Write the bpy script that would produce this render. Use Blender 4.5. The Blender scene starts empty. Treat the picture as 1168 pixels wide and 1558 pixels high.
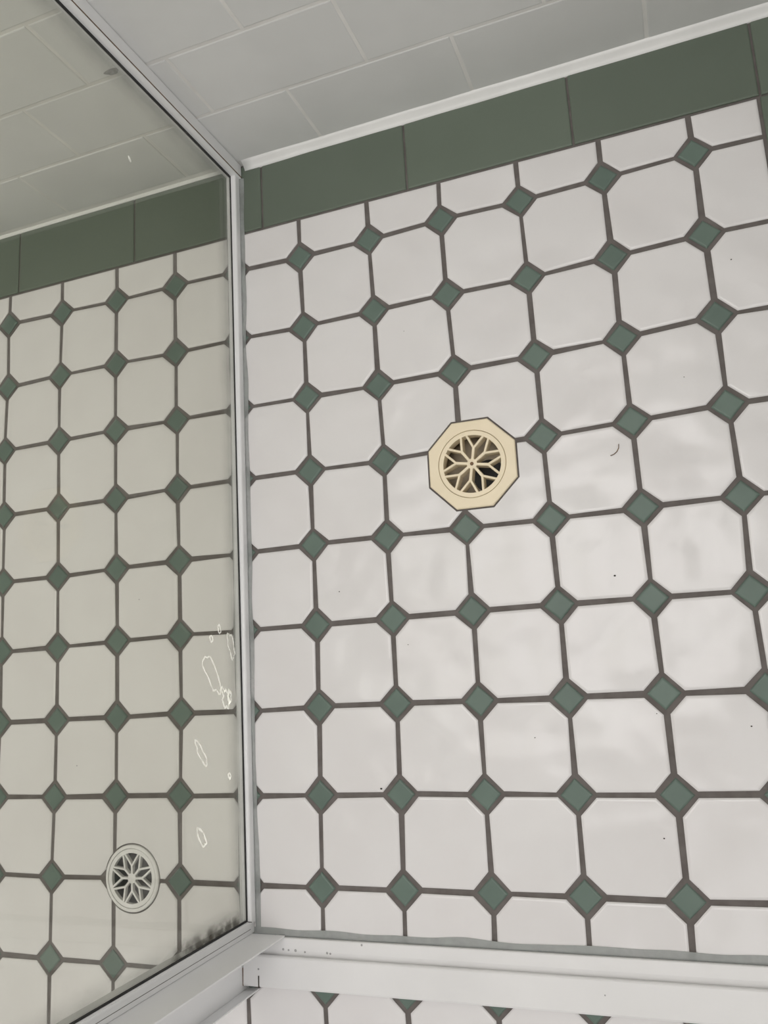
import bpy, bmesh, math, random
from mathutils import Vector, Matrix, noise
random.seed(7)
U = 0.1                      # one floor-tile pitch = 0.1 m; coordinates below are in pitches
col = bpy.context.scene.collection
scn = bpy.context.scene

# ------------------------------------------------------------------ camera
cam = bpy.data.cameras.new('camera'); cam_o = bpy.data.objects.new('camera', cam); col.objects.link(cam_o)
R = ((0.9341546926, -0.0562527092, -0.3524069281),
     (-0.1196921841, -0.9796867625, -0.1608963284),
     (-0.3361975481, 0.1924824151, -0.9219119961))
M = Matrix(((R[0][0], -R[1][0], -R[2][0]), (R[0][1], -R[1][1], -R[2][1]), (R[0][2], -R[1][2], -R[2][2]))).to_4x4()
M.translation = Vector((5.38267, -5.61946, 9.29679)) * U
cam_o.matrix_world = M
cam.sensor_fit = 'HORIZONTAL'; cam.sensor_width = 36.0; cam.lens = 1251.9 * 36.0 / 1168.0
cam.clip_start = 0.02; cam.clip_end = 50
scn.camera = cam_o

# ------------------------------------------------------------------ world, lights, exposure
w = bpy.data.worlds.new('world'); scn.world = w; w.use_nodes = True
w.node_tree.nodes['Background'].inputs[0].default_value = (0.95, 0.96, 1.0, 1)
w.node_tree.nodes['Background'].inputs[1].default_value = 1.0

def area(name, loc, target, sx, sy, power, colour):
    l = bpy.data.lights.new(name, 'AREA'); l.shape = 'RECTANGLE'; l.size = sx; l.size_y = sy
    l.energy = power; l.color = colour
    o = bpy.data.objects.new(name, l); col.objects.link(o); o.location = Vector(loc) * U
    o.rotation_euler = (Vector(target) - Vector(loc)).to_track_quat('-Z', 'Y').to_euler()
    return o
# daylight entering by the window of the right wall behind the camera, and the bathroom's ceiling lamp
area('window_daylight', (8.3, -13.0, 14.5), (0, -11.0, 9), 0.80, 1.05, 5.5, (1.0, 0.975, 0.985))
area('ceiling_lamp', (1.8, -3.0, 23.6), (1.8, -3.0, 0), 1.5, 1.0, 19.5, (1.0, 0.97, 0.975))

scn.view_settings.view_transform = 'Standard'; scn.view_settings.look = 'None'
scn.view_settings.gamma = 1.0; scn.view_settings.use_curve_mapping = False
scn.view_settings.exposure = -0.05

# ------------------------------------------------------------------ helpers
def tag(o, label=None, cat=None, group=None, kind=None):
    if label: o['label'] = label
    if cat: o['category'] = cat
    if group: o['group'] = group
    if kind: o['kind'] = kind
    return o
def obj(name, bm, mat, parent=None, smooth=False):
    if isinstance(bm, bmesh.types.BMesh):
        bmesh.ops.recalc_face_normals(bm, faces=bm.faces)
        me = bpy.data.meshes.new(name); bm.to_mesh(me); bm.free()
        if mat: me.materials.append(mat)
        if smooth:
            for p in me.polygons: p.use_smooth = True
    else: me = bm
    o = bpy.data.objects.new(name, me); col.objects.link(o)
    if parent: o.parent = parent
    return o
def empty(name, loc):
    o = bpy.data.objects.new(name, None); col.objects.link(o); o.location = Vector(loc) * U; o.empty_display_size = .05
    return o
def part(name, bm, mat, root, smooth=False):
    """bm is in world coordinates; parent keeps it in place"""
    o = obj(name, bm, mat, None, smooth)
    o.parent = root; o.matrix_parent_inverse = Matrix.Translation(-root_loc(root))
    return o
def sub(name, bm, mat, p, smooth=False):
    """a sub-part: its part sits at the world origin, so plain parenting keeps it in place"""
    o = obj(name, bm, mat, None, smooth); o.parent = p
    return o
def root_loc(r):
    v = Vector(r.location)
    return v
def V(x, y, z): return Vector((x * U, y * U, z * U))
def add_box(bm, a, b, bevel=0.0):
    (x0, y0, z0), (x1, y1, z1) = a, b
    vs = [bm.verts.new(V(x, y, z)) for x in (x0, x1) for y in (y0, y1) for z in (z0, z1)]
    fs = [bm.faces.new([vs[i] for i in f]) for f in ((0, 1, 3, 2), (4, 6, 7, 5), (0, 4, 5, 1), (2, 3, 7, 6), (0, 2, 6, 4), (1, 5, 7, 3))]
    if bevel:
        es = list({e for f in fs for e in f.edges})
        bmesh.ops.bevel(bm, geom=es, offset=bevel * U, segments=2, affect='EDGES', profile=.5)
    return bm
def box(a, b, bevel=0.0): return add_box(bmesh.new(), a, b, bevel)
def inset(poly, d):
    """inset a convex CCW polygon by d"""
    n = len(poly); out = []
    for i in range(n):
        p0, p1, p2 = Vector(poly[i - 1]), Vector(poly[i]), Vector(poly[(i + 1) % n])
        a = (p1 - p0).normalized(); b = (p2 - p1).normalized()
        na = Vector((-a.y, a.x)); nb = Vector((-b.y, b.x))
        k = 1 + na.dot(nb)
        out.append(p1 + (na + nb) * (d / max(k, .3)))
    return out
def clip(poly, ax, lim, keep_less=True):
    out = []; n = len(poly)
    s = 1 if keep_less else -1
    for i in range(n):
        p, q = Vector(poly[i]), Vector(poly[(i + 1) % n])
        ip, iq = s * (p[ax] - lim) <= 0, s * (q[ax] - lim) <= 0
        if ip: out.append(p)
        if ip != iq:
            t = (lim - p[ax]) / (q[ax] - p[ax]); out.append(p + (q - p) * t)
    res = []
    for p in out:
        if not res or (p - res[-1]).length > 1e-3: res.append(p)
    if len(res) > 1 and (res[0] - res[-1]).length < 1e-3: res.pop()
    return res
def tile_bm(poly, top=0.0, bot=-.06, bev=.018, drop=.008, tf=None):
    """a slab with a softened upper edge; tf maps (u, v, height) to world"""
    if tf is None: tf = lambda u, v, h: V(u, v, h)
    bm = bmesh.new()
    rings = [(poly, bot), (poly, top - drop), (inset(poly, bev * .45), top - drop * .25), (inset(poly, bev), top)]
    vr = [[bm.verts.new(tf(p[0], p[1], z)) for p in pl] for pl, z in rings]
    n = len(poly)
    for a, b in zip(vr, vr[1:]):
        for i in range(n): bm.faces.new((a[i], a[(i + 1) % n], b[(i + 1) % n], b[i]))
    bm.faces.new(vr[-1]); bm.faces.new(vr[0][::-1])
    return bm
def cut(o, cutter):
    m = o.modifiers.new('cut', 'BOOLEAN'); m.operation = 'DIFFERENCE'; m.object = cutter; m.solver = 'EXACT'
    bpy.context.view_layer.update()
    me = bpy.data.meshes.new_from_object(o.evaluated_get(bpy.context.evaluated_depsgraph_get()))
    o.modifiers.clear(); o.data = me
def prism(poly, z0, z1):
    bm = bmesh.new()
    a = [bm.verts.new(V(p[0], p[1], z0)) for p in poly]; b = [bm.verts.new(V(p[0], p[1], z1)) for p in poly]
    n = len(poly)
    for i in range(n): bm.faces.new((a[i], a[(i + 1) % n], b[(i + 1) % n], b[i]))
    bm.faces.new(a[::-1]); bm.faces.new(b)
    return bm

# ------------------------------------------------------------------ materials
def new_mat(name):
    m = bpy.data.materials.new(name); m.use_nodes = True
    return m, m.node_tree.nodes, m.node_tree.links, m.node_tree.nodes['Principled BSDF']
def mottled(name, c1, c2, scale, rough, bump=0.0, bscale=40, bdist=.001, spec=.5, detail=3, rnd=0.0, coat=0.0, bdetail=1.5):
    m, N, L, P = new_mat(name)
    g = N.new('ShaderNodeNewGeometry')
    nz = N.new('ShaderNodeTexNoise'); nz.inputs['Scale'].default_value = scale; nz.inputs['Detail'].default_value = detail
    L.new(g.outputs['Position'], nz.inputs['Vector'])
    rp = N.new('ShaderNodeMapRange'); rp.inputs[1].default_value = .35; rp.inputs[2].default_value = .65
    L.new(nz.outputs[0], rp.inputs[0])
    mx = N.new('ShaderNodeMix'); mx.data_type = 'RGBA'
    mx.inputs[6].default_value = (*c1, 1); mx.inputs[7].default_value = (*c2, 1)
    L.new(rp.outputs[0], mx.inputs[0])
    src = mx.outputs[2]
    if rnd:
        oi = N.new('ShaderNodeObjectInfo'); mr = N.new('ShaderNodeMapRange')
        mr.inputs[3].default_value = 1 - rnd; mr.inputs[4].default_value = 1 + rnd
        L.new(oi.outputs['Random'], mr.inputs[0])
        hs = N.new('ShaderNodeHueSaturation'); L.new(src, hs.inputs['Color']); L.new(mr.outputs[0], hs.inputs['Value'])
        src = hs.outputs[0]
    L.new(src, P.inputs['Base Color'])
    P.inputs['Roughness'].default_value = rough; P.inputs['Specular IOR Level'].default_value = spec
    if coat: P.inputs['Coat Weight'].default_value = coat
    if bump:
        n2 = N.new('ShaderNodeTexNoise'); n2.inputs['Scale'].default_value = bscale; n2.inputs['Detail'].default_value = bdetail
        L.new(g.outputs['Position'], n2.inputs['Vector'])
        b = N.new('ShaderNodeBump'); b.inputs['Strength'].default_value = bump; b.inputs['Distance'].default_value = bdist
        L.new(n2.outputs[0], b.inputs['Height']); L.new(b.outputs[0], P.inputs['Normal'])
    return m
M_oct = mottled('glazed white floor tile', (.775, .755, .745), (.80, .785, .775), 9, .21, 1.0, 17, .0065, rnd=.012, bdetail=.8, spec=.40)
M_dot = mottled('green glaze', (.122, .170, .142), (.140, .192, .160), 14, .42, .3, 60, .001, rnd=.06, spec=.35)
M_bord = mottled('green matt border tile', (.125, .155, .118), (.137, .168, .130), 7, .5, .1, 40, .001, rnd=.05)
M_wall = mottled('white wall tile', (.735, .74, .725), (.785, .79, .775), 9, .3, .25, 9, .002, rnd=.012)
M_grout = mottled('grey brown floor grout', (.13, .115, .105), (.165, .148, .138), 60, .9, .4, 300, .001)
M_wgrout = mottled('off white wall grout', (.88, .87, .84), (.76, .75, .72), 12, .8, .2, 200, .0008)
M_plain = mottled('painted plaster', (.86, .86, .85), (.88, .88, .87), 3, .7)
M_alu = mottled('white powder coated aluminium', (.91, .915, .915), (.93, .935, .935), 6, .32)
M_alu_sill = mottled('sill white powder coating', (.78, .775, .765), (.82, .815, .805), 10, .36)  # sill coating, a slightly darker white than the frame
M_beige = mottled('cream plastic', (.89, .775, .56), (.92, .805, .59), 30, .38)
M_white = mottled('white plastic', (.80, .79, .77), (.84, .83, .81), 30, .35)
M_pipe = mottled('stained cream pipe', (.50, .42, .30), (.34, .28, .20), 30, .5)
M_pipeg = mottled('grey drain pipe', (.20, .195, .19), (.13, .13, .125), 40, .5)
M_black = mottled('black rubber gasket', (.012, .012, .012), (.03, .03, .028), 50, .6)
M_bead = mottled('white sealant', (.92, .92, .90), (.88, .88, .86), 25, .4)
M_dirt = mottled('dark dirt', (.03, .025, .02), (.06, .05, .04), 100, .8)
M_grime = mottled('grey grime', (.30, .30, .29), (.45, .45, .44), 300, .7)
M_rust = mottled('brown stain', (.20, .12, .06), (.10, .07, .05), 200, .8)

def smear(name, c, alpha, scale=30, lo=.3, hi=.6, base=0.0, fade=None, glow=0.0):
    """patchy film: opaque colour mixed with clear by noise"""
    m, N, L, P = new_mat(name)
    N.remove(P); out = N['Material Output']
    d = N.new('ShaderNodeBsdfPrincipled'); d.inputs['Base Color'].default_value = (*c, 1); d.inputs['Roughness'].default_value = .5
    t = N.new('ShaderNodeBsdfTransparent'); mx = N.new('ShaderNodeMixShader')
    g = N.new('ShaderNodeNewGeometry'); nz = N.new('ShaderNodeTexNoise'); nz.inputs['Scale'].default_value = scale
    nz.inputs['Detail'].default_value = 5
    L.new(g.outputs['Position'], nz.inputs['Vector'])
    rp = N.new('ShaderNodeMapRange'); rp.inputs[1].default_value = lo; rp.inputs[2].default_value = hi
    rp.inputs[3].default_value = base; rp.inputs[4].default_value = alpha
    L.new(nz.outputs[0], rp.inputs[0]); fac = rp.outputs[0]
    if fade:
        sp = N.new('ShaderNodeSeparateXYZ'); L.new(g.outputs['Position'], sp.inputs[0])
        for axis, a_, b_ in fade:
            r_ = N.new('ShaderNodeMapRange'); r_.interpolation_type = 'SMOOTHSTEP'
            r_.inputs[1].default_value = a_ * U; r_.inputs[2].default_value = b_ * U; L.new(sp.outputs[axis], r_.inputs[0])
            q_ = N.new('ShaderNodeMath'); q_.operation = 'MULTIPLY'; L.new(fac, q_.inputs[0]); L.new(r_.outputs[0], q_.inputs[1]); fac = q_.outputs[0]
    if glow:        # film that also passes light from behind
        tr = N.new('ShaderNodeBsdfTranslucent'); tr.inputs[0].default_value = (*c, 1); ad = N.new('ShaderNodeAddShader')
        L.new(d.outputs[0], ad.inputs[0]); L.new(tr.outputs[0], ad.inputs[1]); d = ad
    L.new(fac, mx.inputs[0])
    L.new(t.outputs[0], mx.inputs[1]); L.new(d.outputs[0], mx.inputs[2]); L.new(mx.outputs[0], out.inputs[0])
    return m
M_sil = smear('grey translucent sealant', (.37, .39, .375), .85, 22, .3, .62, .40)
M_mould = smear('mould film', (.085, .075, .055), .9, 60, .36, .60, .10, fade=((1, -8.19, -8.37), (2, 1.85, 1.1), (2, .22, .42)))
M_drip = smear('dried white residue', (.92, .92, .88), .8, 120, .35, .6, .38, glow=1)

def glass_material():
    m, N, L, P = new_mat('tinted shower glass'); N.remove(P); out = N['Material Output']
    t = N.new('ShaderNodeBsdfTransparent'); t.inputs[0].default_value = (.952, .955, .918, 1)
    gl = N.new('ShaderNodeBsdfGlossy'); gl.inputs['Roughness'].default_value = .03
    lw = N.new('ShaderNodeLayerWeight'); lw.inputs[0].default_value = .5
    p5 = N.new('ShaderNodeMath'); p5.operation = 'POWER'; p5.inputs[1].default_value = 5
    L.new(lw.outputs['Facing'], p5.inputs[0])
    mr = N.new('ShaderNodeMapRange'); mr.inputs[3].default_value = .035; mr.inputs[4].default_value = .9
    L.new(p5.outputs[0], mr.inputs[0])
    mx = N.new('ShaderNodeMixShader'); L.new(mr.outputs[0], mx.inputs[0]); L.new(t.outputs[0], mx.inputs[1]); L.new(gl.outputs[0], mx.inputs[2])
    # soap film, denser against the frame, plus an even painted haze over the pane
    g = N.new('ShaderNodeNewGeometry'); sp = N.new('ShaderNodeSeparateXYZ'); L.new(g.outputs['Position'], sp.inputs[0])
    def rng(sock, a, b):
        r = N.new('ShaderNodeMapRange'); r.interpolation_type = 'SMOOTHSTEP'
        r.inputs[1].default_value = a * U; r.inputs[2].default_value = b * U; L.new(sock, r.inputs[0]); return r.outputs[0]
    e1 = rng(sp.outputs[2], .50, .13); e2 = rng(sp.outputs[1], .95, 1.37); e3 = rng(sp.outputs[1], -8.1, -8.42)
    mxm = e1
    for e in (e2, e3):
        q = N.new('ShaderNodeMath'); q.operation = 'MAXIMUM'; L.new(mxm, q.inputs[0]); L.new(e, q.inputs[1]); mxm = q.outputs[0]
    nz = N.new('ShaderNodeTexNoise'); nz.inputs['Scale'].default_value = 22; nz.inputs['Detail'].default_value = 6
    L.new(g.outputs['Position'], nz.inputs['Vector'])
    ml = N.new('ShaderNodeMath'); ml.operation = 'MULTIPLY'; L.new(mxm, ml.inputs[0]); L.new(nz.outputs[0], ml.inputs[1])
    sc = N.new('ShaderNodeMath'); sc.operation = 'MULTIPLY_ADD'; sc.inputs[1].default_value = .42; sc.inputs[2].default_value = .022
    L.new(ml.outputs[0], sc.inputs[0])
    d = N.new('ShaderNodeBsdfDiffuse'); d.inputs[0].default_value = (.36, .365, .35, 1)
    m2 = N.new('ShaderNodeMixShader'); L.new(sc.outputs[0], m2.inputs[0]); L.new(mx.outputs[0], m2.inputs[1]); L.new(d.outputs[0], m2.inputs[2])
    L.new(m2.outputs[0], out.inputs[0])
    return m
M_glass = glass_material()

# ------------------------------------------------------------------ floor
XL, XR, YB, YF = -12.0, 7.80, 1.58, -20.0        # room limits
BY0, BX0 = .545, 6.775                           # inner edges of the green border (back, right)
floor = obj('floor', box((XL, YF, -.35), (XR, YB + .3, -.022)), M_grout)
tag(floor, 'floor of white octagon tiles with small green diamonds and grey grout', 'floor', kind='structure')

DEV = [(-4,0,-49,52),(-4,1,-33,14),(-4,2,-55,4),(-3,0,-14,27),(-3,1,-33,20),(-3,2,-32,11),(-3,3,-19,2),(-3,4,1,-8),(-3,5,20,-3),(-3,6,34,5),(-3,7,10,-4),(-3,8,-2,-14),(-3,9,-7,-20),(-2,0,-16,-1),(-2,1,-20,14),(-2,2,-18,10),(-2,3,-10,-1),(-2,4,9,11),(-2,5,33,21),(-2,6,35,14),(-2,7,22,5),(-2,9,-2,-23),(-1,0,1,6),(-1,1,3,-14),(-1,2,10,-12),(-1,3,12,20),(-1,4,29,23),(-1,5,40,31),(-1,6,45,24),(-1,7,14,10),(-1,8,-1,-20),(1,0,-15,-36),(1,1,2,-46),(1,2,9,-27),(1,3,14,-17),(1,4,18,27),(1,5,19,16),(1,6,10,27),(1,7,-19,6),(1,8,-49,-27),(2,0,-9,-28),(2,1,7,-30),(2,2,11,-45),(2,3,32,-26),(2,4,8,17),(2,5,23,20),(2,6,11,33),(2,7,-5,10),(2,8,-32,-23),(3,0,-22,-4),(3,1,-10,-27),(3,2,7,-39),(3,4,4,5),(3,5,3,33),(3,6,3,18),(3,7,-4,6),(3,8,-12,-22),(4,0,-9,-12),(4,1,0,-41),(4,2,4,-37),(4,3,-3,-25),(4,4,3,-4),(4,5,-2,23),(4,6,-1,8),(4,7,-14,-5),(0,9,-70,-80),(1,9,-65,-105),(2,9,-70,-85),(3,9,-50,-75),(4,9,-45,-75),(5,9,-40,-75),(4,8,-20,-21),(5,0,-7,17),(5,1,-2,-5),(5,2,-7,-15),(5,3,0,-3),(5,4,2,5),(5,5,-8,13),(5,6,-3,13),(5,7,7,-9),(5,8,-8,-28),(6,0,14,44),(6,1,12,22),(6,2,17,39),(6,3,1,18),(6,4,15,7),(6,5,-21,4)]
DT = {(i, j): (a / 1000, b / 1000) for i, j, a, b in DEV}     # hand-laid grid: millimetre offsets of each joint crossing
def node(i, j):
    if (i, j) in DT: a, b = DT[(i, j)]
    else:
        ws = [(1 / ((i - k[0]) ** 2 + (j - k[1]) ** 2) ** 1.5, v) for k, v in DT.items()]
        s = sum(x for x, _ in ws); a = sum(x * v[0] for x, v in ws) / s; b = sum(x * v[1] for x, v in ws) / s
    return Vector((i + a, -j + b))
G, K, DG = .030, .240, .172
unit_oct = [(K - G, G), (1 - K + G, G), (1 - G, K - G), (1 - G, 1 - K + G), (1 - K + G, 1 - G), (K - G, 1 - G), (G, 1 - K + G), (G, K - G)]
I0, I1, J0, J1 = -10, 6, -1, 13
octs = {}
for j in range(J0, J1):
    for i in range(I0, I1 + 1):
        a, b, c, d = node(i, j + 1), node(i + 1, j + 1), node(i + 1, j), node(i, j)     # CCW from lower left
        poly = [a * (1 - u) * (1 - v) + b * u * (1 - v) + c * u * v + d * (1 - u) * v for u, v in unit_oct]
        poly = [p + Vector((random.uniform(-.008, .008), random.uniform(-.008, .008))) for p in poly]
        if j == -1: poly = clip(poly, 1, BY0 - .035)
        if i == 6: poly = clip(poly, 0, BX0 - .03)
        if len(poly) < 3: continue
        octs[(i, j)] = obj('octagon_tile', tile_bm(poly, top=random.uniform(-.002, .002), bev=.03, drop=.012), M_oct, floor)
# green diamonds share one mesh
dm = tile_bm([(DG, 0), (0, DG), (-DG, 0), (0, -DG)], top=.0, bev=.024, drop=.014)
bmesh.ops.recalc_face_normals(dm, faces=dm.faces)
dme = bpy.data.meshes.new('diamond_tile'); dm.to_mesh(dme); dm.free(); dme.materials.append(M_dot)
for j in range(0, J1 + 1):
    for i in range(I0, I1 + 1):
        if (i, j) in ((3, 3), (-2, 8)): continue
        o = obj('diamond_tile', dme, None, floor); p = node(i, j)
        o.location = V(p.x, p.y, random.uniform(-.004, .001)); o.rotation_euler.z = random.uniform(-.035, .035)
# green border tiles laid flat along the back wall and the right wall
bx = [-10.16, -8.04, -5.95, -3.875, -1.70, .44, 2.567, 4.707, 6.79]
def border(x0, x1, y0, y1):
    obj('border_tile', tile_bm([(x0, y0), (x1, y0), (x1, y1), (x0, y1)], top=random.uniform(-.003, .003), bev=.02, drop=.01), M_bord, floor)
for a, b in zip(bx, bx[1:]): border(a + .013, b - .013, BY0, 1.555)
border(6.79 + .013, XR - .02, BY0, 1.555)
y = BY0 - .025
while y > -9:
    border(BX0 + .01, XR - .02, y - 2.10, y); y -= 2.125

# ------------------------------------------------------------------ walls, ceiling
wall_back = tag(obj('wall_back', box((XL, YB + .008, -.3), (XR + .4, YB + .8, 24)), M_wgrout), 'white tiled wall above the green floor border', 'wall', kind='structure')
bm = bmesh.new()
for a, b in (((XR + .008, -8.8, -.3), (XR + .8, YB + .8, 24)), ((XR + .008, YF, -.3), (XR + .8, -17.2, 24)), ((XR + .008, -17.2, -.3), (XR + .8, -8.8, 9)), ((XR + .008, -17.2, 20), (XR + .8, -8.8, 24))): add_box(bm, a, b)
wall_right = tag(obj('wall_right', bm, M_wgrout), 'white tiled wall on the right of the shower', 'wall', kind='structure')
ZB, TH, TL, TG = .085, 1.045, 2.128, .016
wt = {}
def wall_tile(x0, x1, z0, z1, parent, plane):
    key = (round(x1 - x0, 2), round(z1 - z0, 2), plane)
    if key not in wt:
        W, H = x1 - x0, z1 - z0
        tf = (lambda u, v, h: V(u, -h, v)) if plane == 'y' else (lambda u, v, h: V(-h, u, v))
        bm = tile_bm([(0, 0), (W, 0), (W, H), (0, H)], top=0, bot=-.06, bev=.022, drop=.012, tf=tf)
        bmesh.ops.recalc_face_normals(bm, faces=bm.faces)
        me = bpy.data.meshes.new('wall_tile'); bm.to_mesh(me); bm.free(); me.materials.append(M_wall); wt[key] = me
    o = obj('wall_tile', wt[key], None, parent)
    o.location = V(x0, YB + random.uniform(-.003, .003), z0) if plane == 'y' else V(XR + random.uniform(-.003, .003), x0, z0)
    o.rotation_euler = (random.uniform(-.002, .002), random.uniform(-.0015, .0015), 0)
for r in range(0, 12):
    z = ZB + r * TH
    off = 1.43 if r % 2 == 0 else .39
    for k in range(-5, 4):
        x0, x1 = off + k * TL, off + (k + 1) * TL
        x1 = min(x1, XR)
        if x1 - x0 < .1: continue
        wall_tile(x0 + TG, x1 - TG, z + TG, z + TH - TG, wall_back, 'y')
    for k in range(-4, 1):
        y0, y1 = (1.2 if r % 2 else .2) + k * TL, (1.2 if r % 2 else .2) + (k + 1) * TL
        y1 = min(y1, YB)
        if y1 - y0 < .1: continue
        wall_tile(y0 + TG, y1 - TG, z + TG, z + TH - TG, wall_right, 'x')
# white sealant cove between the wall and the border tiles, shower side only
def cove(x0, x1, ra, seed):
    bm = bmesh.new(); rows = []
    n = int((x1 - x0) * 6)
    for i in range(n + 1):
        x = x0 + (x1 - x0) * i / n
        q = ra * (1 + .12 * noise.noise(Vector((x * 1.3, seed, 0))))
        prof = [(YB + .01, -.03), (YB - q * .85, -.03)] + [(YB - q * .85 * (1 - t) ** 1.0, .004 + q * (t ** 1.7) * .95) for t in (0, .25, .5, .75, 1)] + [(YB + .01, q * .95)]
        rows.append([bm.verts.new(V(x, a, b)) for a, b in prof])
    m = len(rows[0])
    for a, b in zip(rows, rows[1:]):
        for i in range(m): bm.faces.new((a[i], a[(i + 1) % m], b[(i + 1) % m], b[i]))
    bm.faces.new(rows[0]); bm.faces.new(rows[-1][::-1])
    return bm
obj('sealant_bead', cove(.19, XR, .115, 3.3), M_bead, wall_back, True)
obj('sealant_bead', cove(-10.3, -.2, .03, 5.1), M_bead, wall_back, True)

bm = bmesh.new()
pts = [(-.30 + .10 * math.cos(t) * (1 + .25 * math.sin(3 * t)), 2.255 + .045 * math.sin(t)) for t in [2 * math.pi * k / 14 for k in range(14)]]
fa = [bm.verts.new(V(p[0], YB - .006, p[1])) for p in pts]; fb = [bm.verts.new(V(p[0], YB + .03, p[1])) for p in pts]
for k in range(14): bm.faces.new((fa[k], fa[(k + 1) % 14], fb[(k + 1) % 14], fb[k]))
bm.faces.new(fa); bm.faces.new(fb[::-1])
obj('grout_stain', bm, M_grime, wall_back)
# the rest of the bathroom, behind and beside the camera
tag(obj('wall_left', box((XL - .8, YF, -.3), (XL, YB + .8, 24)), M_plain), 'plain white wall on the far side of the bathroom', 'wall', kind='structure')
bm = bmesh.new()
for a, b in (((XR + .25, -17.2, 9), (XR + .6, -16.8, 20)), ((XR + .25, -9.2, 9), (XR + .6, -8.8, 20)), ((XR + .25, -17.2, 9), (XR + .6, -8.8, 9.4)), ((XR + .25, -17.2, 19.6), (XR + .6, -8.8, 20))): add_box(bm, a, b)
tag(obj('window_1', bm, M_alu), 'white framed bathroom window in the right wall', 'window', kind='structure')
tag(obj('wall_front', box((XL, YF - .8, -.3), (XR + .8, YF, 24)), M_plain), 'plain white wall opposite the tiled wall', 'wall', kind='structure')
tag(obj('ceiling', box((XL, YF, 24), (XR + .8, YB + .8, 24.5)), M_plain), 'plain white ceiling', 'ceiling', kind='structure')

# ------------------------------------------------------------------ drains
def ring_bm(outer, inner, z0, z1, bev=.012):
    """outer/inner: equal-length CCW loops; a flat ring with depth and a softened outer edge"""
    bm = bmesh.new(); n = len(outer)
    c = Vector((sum(p[0] for p in outer) / n, sum(p[1] for p in outer) / n))
    sh = lambda p, d: c + (Vector(p) - c) * (1 - d / (Vector(p) - c).length)
    loops = [[(p, z0) for p in outer], [(p, z1 - bev) for p in outer], [(sh(p, bev), z1) for p in outer],
             [(sh(p, -bev * .4), z1) for p in inner], [(p, z1 - bev * .4) for p in inner], [(p, z0) for p in inner]]
    vs = [[bm.verts.new(V(p[0], p[1], z)) for p, z in l] for l in loops]
    for a, b in zip(vs, vs[1:] + vs[:1]):
        for i in range(n): bm.faces.new((a[i], a[(i + 1) % n], b[(i + 1) % n], b[i]))
    return bm
def circle(c, r, n=64, ph=0): return [(c[0] + r * math.cos(ph + 2 * math.pi * k / n), c[1] + r * math.sin(ph + 2 * math.pi * k / n)) for k in range(n)]
def octagon_loop(c, r, n=64, rot=0):
    """regular octagon of inradius r sampled at n angles, its corners included"""
    out = []
    for k in range(n):
        a = 2 * math.pi * k / n
        q = (a % (math.pi / 4)) - math.pi / 8
        # faces centred on 0, 45, ... degrees
        q = ((a + math.pi / 8) % (math.pi / 4)) - math.pi / 8
        rr = r / math.cos(q); out.append((c[0] + rr * math.cos(a + rot), c[1] + rr * math.sin(a + rot)))
    return out
def bar(bm, p, q, wd0, wd1, z0, z1, bev=.006):
    p, q = Vector(p), Vector(q); d = (q - p).normalized(); s = Vector((-d.y, d.x))
    def loop(k, z): return [bm.verts.new(V(*(v), z)) for v in (p - s * (wd0 / 2 - k), q - s * (wd1 / 2 - k), q + s * (wd1 / 2 - k), p + s * (wd0 / 2 - k))]
    l = [loop(0, z0), loop(0, z1 - bev), loop(bev, z1)]
    for a, b in zip(l, l[1:]):
        for i in range(4): bm.faces.new((a[i], a[(i + 1) % 4], b[(i + 1) % 4], b[i]))
    bm.faces.new(l[-1]); bm.faces.new(l[0][::-1])
def disc(bm, c, r, z0, z1, n=20):
    a = [bm.verts.new(V(*p, z0)) for p in circle(c, r, n)]; b = [bm.verts.new(V(*p, z1)) for p in circle(c, r, n)]
    for i in range(n): bm.faces.new((a[i], a[(i + 1) % n], b[(i + 1) % n], b[i]))
    bm.faces.new(b); bm.faces.new(a[::-1])
def star_grate(name, c, r_out, r_in, hub, fork, ph, ws, wf, spread, z0, z1, mat, root, screw=None):
    g = part(name, ring_bm(circle(c, r_out), circle(c, r_in), z0, z1, .006), mat, root)
    hb = bmesh.new(); disc(hb, c, hub, z0, z1 - .002)
    sub('hub', hb, mat, g)
    for k in range(8):
        a = ph + k * math.pi / 4
        P = lambda r, t: (c[0] + r * math.cos(t), c[1] + r * math.sin(t))
        bm = bmesh.new()
        bar(bm, P(hub * .6, a), P(fork + ws * .3, a), ws * .9, ws, z0, z1)
        for s in (-1, 1): bar(bm, P(fork, a), P(r_in + .02, a + s * spread), wf, wf, z0, z1 - .0015)
        sub('spoke', bm, mat, g)
    if screw:
        sb = bmesh.new(); disc(sb, c, screw, z1 - .03, z1 + .003, 14); sub('screw', sb, M_rust, g)
    return g
def pipe(c, r, depth, mat, bottom, root):
    bm = bmesh.new(); n = 48
    lo = [[bm.verts.new(V(*p, z)) for p in circle(c, rr, n)] for rr, z in ((r + .04, -.03), (r, -.03), (r, -depth), (r + .04, -depth))]
    for a, b in zip(lo, lo[1:] + lo[:1]):
        for i in range(n): bm.faces.new((a[i], a[(i + 1) % n], b[(i + 1) % n], b[i]))
    part('pipe', bm, mat, root, True)
    bm = bmesh.new(); disc(bm, c, r + .04, -depth - .05, -depth, 48); return part('pipe_base', bm, bottom, root)

def temp(bm): return obj('cutter', bm, M_grout)
def drop(o): bpy.data.objects.remove(o, do_unlink=True)
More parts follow.
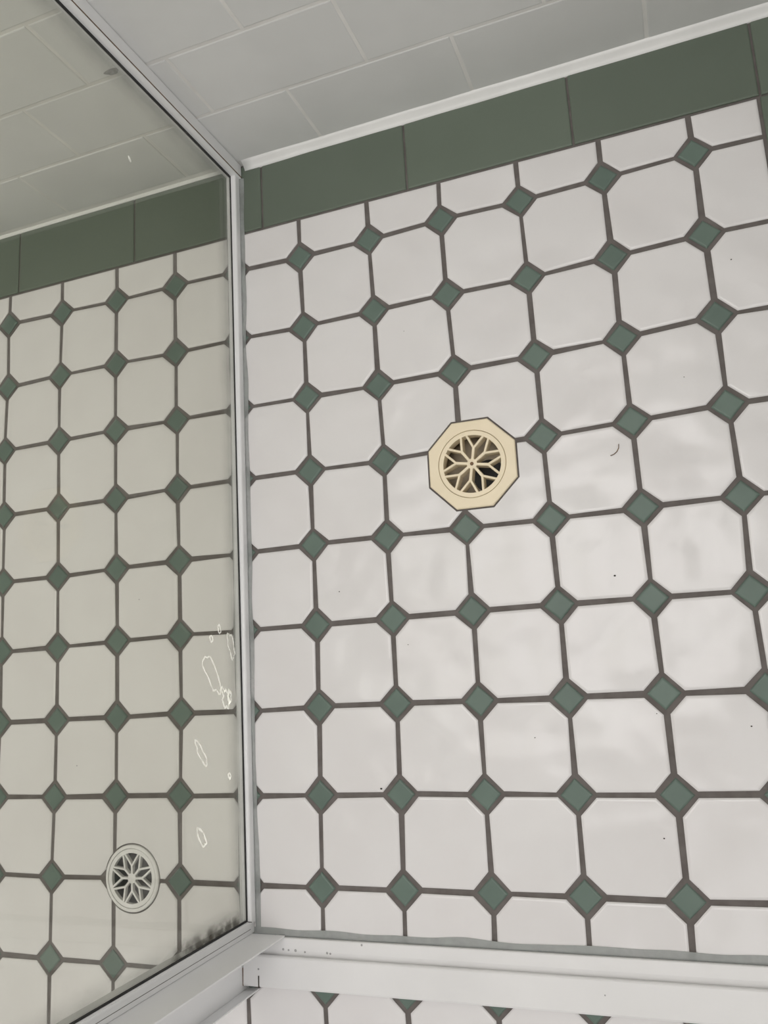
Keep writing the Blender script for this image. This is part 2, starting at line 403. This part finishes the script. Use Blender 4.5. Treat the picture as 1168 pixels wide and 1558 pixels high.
# shower drain: cream octagonal cover
DC = (3.14, -3.235); drot = -.01
dr = tag(empty('floor_drain', (*DC, 0)), 'cream octagonal floor drain with star grate inside the shower', 'drain')
c1 = temp(prism(octagon_loop(DC, .552, 64, drot), -.2, .2))
for k, o in list(octs.items()):
    if k in ((2, 2), (3, 2), (2, 3), (3, 3)): cut(o, c1)
drop(c1)
c2 = temp(prism(circle(DC, .42), -2, .2)); cut(floor, c2); drop(c2)
part('cover', ring_bm(octagon_loop(DC, .530, 64, drot), circle(DC, .413), -.06, .016), M_beige, dr)
star_grate('grate', DC, .408, .352, .062, .195, math.radians(90 - 10), .036, .028, math.radians(17.5), -.12, .014, M_beige, dr, .022)
pb = pipe(DC, .405, .30, M_pipe, M_pipe, dr)
bm = bmesh.new(); disc(bm, (DC[0] + .13, DC[1] - .10), .20, -.31, -.294, 40); sub('black_disc', bm, M_black, pb)  # flat black disc on the pipe base, off to the lower right
# bathroom drain: round white cover, seen through the glass
WC = (-1.705, -7.995)
wd = tag(empty('floor_drain', (*WC, 0)), 'round white floor drain with star grate seen through the glass', 'drain')
c1 = temp(prism(circle(WC, .425), -.2, .2))
for k, o in list(octs.items()):
    if k[0] in (-3, -2, -1) and k[1] in (7, 8): cut(o, c1)
drop(c1)
c2 = temp(prism(circle(WC, .37), -2, .2)); cut(floor, c2); drop(c2)
part('cover', ring_bm(circle(WC, .405), circle(WC, .362), -.06, .016), M_white, wd)
star_grate('grate', WC, .358, .305, .062, .150, math.radians(90 + 1), .030, .026, math.radians(20.5), -.04, .012, M_white, wd)
pipe(WC, .36, .35, M_pipeg, M_pipeg, wd)
# the drain covers two crossings' worth of diamonds only at (3, 3), left out above

# ------------------------------------------------------------------ glass screen
gs = tag(empty('shower_screen', (0, -3.5, 0)), 'fixed clear glass shower screen in a white aluminium frame', 'shower screen')
HT = 18.5
YJ, YP = 1.37, -8.40         # inner edges of wall jamb and front stile
pane = part('glass_pane', box((-.03, YP - .05, .06), (.02, YJ + .05, HT)), M_glass, gs)
bm = bmesh.new()
sec = [(-.12, 0), (.0, 0)]
def sweep_y(prof, ya, yb, xa=0, xb=0):
    """profile in (x, z), swept along y; xa/xb shift the ends sideways"""
    bm = bmesh.new()
    a = [bm.verts.new(V(p[0] + xa, ya, p[1])) for p in prof]; b = [bm.verts.new(V(p[0] + xb, yb, p[1])) for p in prof]
    n = len(prof)
    for i in range(n): bm.faces.new((a[i], a[(i + 1) % n], b[(i + 1) % n], b[i]))
    bm.faces.new(a[::-1]); bm.faces.new(b)
    return bm
rail = sweep_y([(-.052, .0), (.092, .0), (.092, .112), (.084, .128), (.060, .130), (.055, .124), (.036, .124), (.032, .130), (-.048, .130), (-.052, .12)], -8.42, YJ, -.012, .012)
brail = part('bottom_rail', rail, M_alu, gs)
part('top_rail', box((-.13, YP, HT - .1), (.12, YJ, HT + .2), .02), M_alu, gs)
# wall jamb: channel fixed to the tiles
bm = bmesh.new(); add_box(bm, (-.055, YJ, .004), (.135, YB - .004, HT + .2), .010)
jam = part('wall_jamb', bm, M_alu, gs)
bm = bmesh.new(); add_box(bm, (.135, YJ + .012, .01), (.142, YJ + .022, HT)); sub('joint_line', bm, M_rust, jam)
# front stile: face beside the glass, long fin, recessed web, short outer flange
stile = part('front_stile', box((-.15, -8.545, .004), (.055, YP, HT + .2), .008), M_alu, gs)
sub('stile_bead', box((.055, -8.432, .14), (.066, -8.408, HT), .003), M_alu, stile)
sub('stile_groove', box((.052, -8.492, .10), (.0565, -8.486, HT)), M_pipeg, stile)
part('door_fin', box((-.04, -8.566, .055), (.482, -8.546, HT), .006), M_alu, gs)
part('post_web', box((-.15, -9.17, .004), (-.042, -8.5465, HT + .2), .006), M_alu, gs)
part('outer_flange', box((-.041, -9.17, .006), (.105, -9.15, HT), .006), M_alu, gs)
# black gasket round the visible side of the glass
bm = bmesh.new()
add_box(bm, (.0205, -8.40, .11), (.034, YJ, .146)); 
part('gasket', bm, M_black, gs)
part('gasket', box((.0205, YJ - .035, .158), (.034, YJ, HT)), M_black, gs)
part('gasket', box((.0205, YP, .158), (.034, YP + .022, HT)), M_black, gs)
# corner screw dots and dirt at the mitre
bm = bmesh.new()
add_box(bm, (.040, -8.4035, .131), (.092, -8.3965, .140)); sub('mitre_line', bm, M_dirt, brail)

def film(pts, thick, mat, name, root, x=.0225):
    """thin irregular patch on the shower face of the glass; pts in (y, z)"""
    bm = bmesh.new()
    a = [bm.verts.new(V(x, *p)) for p in pts]; b = [bm.verts.new(V(x + thick, *p)) for p in pts]
    n = len(pts)
    for i in range(n): bm.faces.new((a[i], a[(i + 1) % n], b[(i + 1) % n], b[i]))
    bm.faces.new(b); bm.faces.new(a[::-1])
    return sub(name, bm, mat, root)
film([(-8.398, .16), (-8.30, .20), (-8.20, .40), (-8.15, .70), (-8.14, 1.0), (-8.18, 1.3), (-8.24, 1.6), (-8.32, 1.85), (-8.398, 2.0)], .002, M_mould, 'mould_patch', pane)
def loop_ribbon(cy, cz, a, b, rot, wob, seed, width, name='dried_drip'):
    """closed wandering outline left by a dried drip on the glass"""
    pts = []
    n = 26
    for k in range(n):
        t = 2 * math.pi * k / n
        f = 1 + wob * noise.noise(Vector((math.cos(t) * 1.6, math.sin(t) * 1.6, seed)))
        u, v = a * math.cos(t) * f, b * math.sin(t) * f
        pts.append((cy + u * math.cos(rot) - v * math.sin(rot), cz + u * math.sin(rot) + v * math.cos(rot)))
    bm = bmesh.new(); rows = []
    for k in range(n):
        p, q = Vector(pts[k - 1]), Vector(pts[(k + 1) % n]); d = (q - p).normalized(); s = Vector((-d.y, d.x))
        ww = width * (.6 + .8 * abs(noise.noise(Vector((k * .37, seed, 2)))))
        o_, i_ = Vector(pts[k]) + s * ww / 2, Vector(pts[k]) - s * ww / 2
        rows.append([bm.verts.new(V(.0215, *o_)), bm.verts.new(V(.0245, *(o_ * .5 + i_ * .5))), bm.verts.new(V(.0215, *i_))])
    for a_, b_ in zip(rows, rows[1:] + rows[:1]):
        for i in range(2): bm.faces.new((a_[i], a_[i + 1], b_[i + 1], b_[i]))
    sub(name, bm, M_drip, pane)
D = math.radians
loop_ribbon(-5.50, .80, .27, .10, D(36), .6, 1.0, 0.025)
loop_ribbon(-5.80, .50, .12, .06, D(25), .8, 2.0, 0.037)
loop_ribbon(-5.78, .42, .06, .03, D(0), .8, 2.5, 0.037)
loop_ribbon(-5.18, .36, .17, .055, D(20), .6, 3.0, 0.023)
loop_ribbon(-6.40, 1.03, .17, .05, D(38), .5, 4.0, 0.026)
loop_ribbon(-7.28, 1.05, .14, .045, D(38), .5, 5.0, 0.026)
loop_ribbon(-6.70, .45, .04, .02, D(20), .5, 6.0, 0.026)
loop_ribbon(-5.10, .80, .035, .03, D(20), .5, 7.0, 0.030)
loop_ribbon(-4.98, .62, .05, .03, D(20), .5, 7.5, 0.023)
loop_ribbon(.27, 2.34, .03, .012, D(40), .3, 9.0, 0.014)

def strip(path_edge, root, name='sealant_strip', mat=None):
    """low domed strip: list of (x0, y0, x1, y1) pairs across its run"""
    bm = bmesh.new(); rows = []
    for x0, y0, x1, y1 in path_edge:
        r = []
        for t, h in ((0, .004), (0, .022), (.35, .020), (.75, .012), (1, .0045)):
            r.append(bm.verts.new(V(x0 + (x1 - x0) * t, y0 + (y1 - y0) * t, h)))
        rows.append(r)
    for a, b in zip(rows, rows[1:]):
        for i in range(4): bm.faces.new((a[i], a[i + 1], b[i + 1], b[i]))
    return part(name, bm, mat or M_sil, root, True)
def wav(t, s): return noise.noise(Vector((t * 1.7, s, .4)))
n = 90
ys = [-8.55 + (YJ + 8.55) * k / n for k in range(n + 1)]
lerp = lambda y: -.012 + .024 * (y + 8.42) / (YJ + 8.42)
strip([(.092 + lerp(y), y, .145 + lerp(y) + .022 * wav(y, 1), y) for y in ys], gs)
strip([(-.052 + lerp(y), y, -.125 + lerp(y) + .03 * wav(y, 2), y) for y in ys], gs)

# ------------------------------------------------------------------ sill
sl = tag(empty('shower_sill', (3.8, -8.85, 0)), 'white aluminium door sill along the front of the shower floor', 'sill')
def sweep_x(prof, xa, xb):
    bm = bmesh.new()
    a = [bm.verts.new(V(xa, *p)) for p in prof]; b = [bm.verts.new(V(xb, *p)) for p in prof]
    n = len(prof)
    for i in range(n): bm.faces.new((a[i], a[(i + 1) % n], b[(i + 1) % n], b[i]))
    bm.faces.new(a[::-1]); bm.faces.new(b)
    return bm
inner = part('inner_strip', sweep_x([(-8.572, .004), (-8.572, .05), (-8.580, .060), (-8.70, .066), (-8.79, .055), (-8.79, .004)], -.035, XR - .02), M_alu_sill, sl)
outer = part('outer_strip', sweep_x([(-8.752, .10), (-8.757, .125), (-8.77, .135), (-9.07, .150), (-9.09, .142), (-9.098, .12), (-9.098, .004), (-8.7905, .004), (-8.7905, .067)], -.030, XR - .02), M_alu_sill, sl)
sub('end_gap', box((.166, -9.0985, .06), (.181, -8.97, .1508)), M_dirt, outer)
sub('end_stain', box((-.041, -9.09, .10), (-.032, -8.90, .146)), M_rust, outer)
for x, y, r, z in ((.62, -8.70, .016, .0665), (.74, -8.71, .012, .0665), (1.02, -8.705, .014, .0665), (1.06, -8.71, .012, .0665), (.53, -8.70, .012, .0665), (.46, -8.695, .014, .0665), (.17, -8.90, .012, .1425), (1.45, -8.60, .012, .0625), (4.1, -8.90, .008, .1425)):
    bm = bmesh.new(); disc(bm, (x, y), r, z - .006, z, 9); sub('grime_spot', bm, M_grime, inner if z < .1 else outer)
xs = [-.0 + (XR) * k / 110 for k in range(111)]
strip([(x, -8.571, x, -8.492 + .03 * wav(x, 5)) for x in xs], sl)

# ------------------------------------------------------------------ specks on the floor
bm = bmesh.new()
for x, y, r in ((6.243, -1.347, .012), (4.631, -4.712, .016), (1.764, -6.924, .018), (5.795, -6.347, .012), (4.90, -6.19, .008), (4.83, -7.43, .012), (2.2, -5.3, .008), (3.6, -6.4, .009), (5.6, -2.6, .008), (1.35, -4.6, .01), (2.4, -1.4, .007), (5.1, -7.9, .008), (-1.6, -4.45, .01), (-2.6, -6.6, .01)):
    m = bmesh.ops.create_icosphere(bm, subdivisions=1, radius=r * .65 * U, matrix=Matrix.Translation(V(x, y, .004)) @ Matrix.Diagonal((1.3, 1, .5, 1)))
tag(obj('grit', bm, M_dirt), 'tiny dark specks of grit scattered over the white floor tiles', 'grit', kind='stuff')
bm = bmesh.new()
hp = [(4.727, -3.37), (4.765, -3.36), (4.80, -3.335), (4.825, -3.295), (4.83, -3.25)]
for p, q in zip(hp, hp[1:]): bar(bm, p, q, .008, .008, .003, .010, .001)
tag(obj('hair', bm, M_rust), 'fine curled hair lying on a white tile right of the cream drain', 'hair')
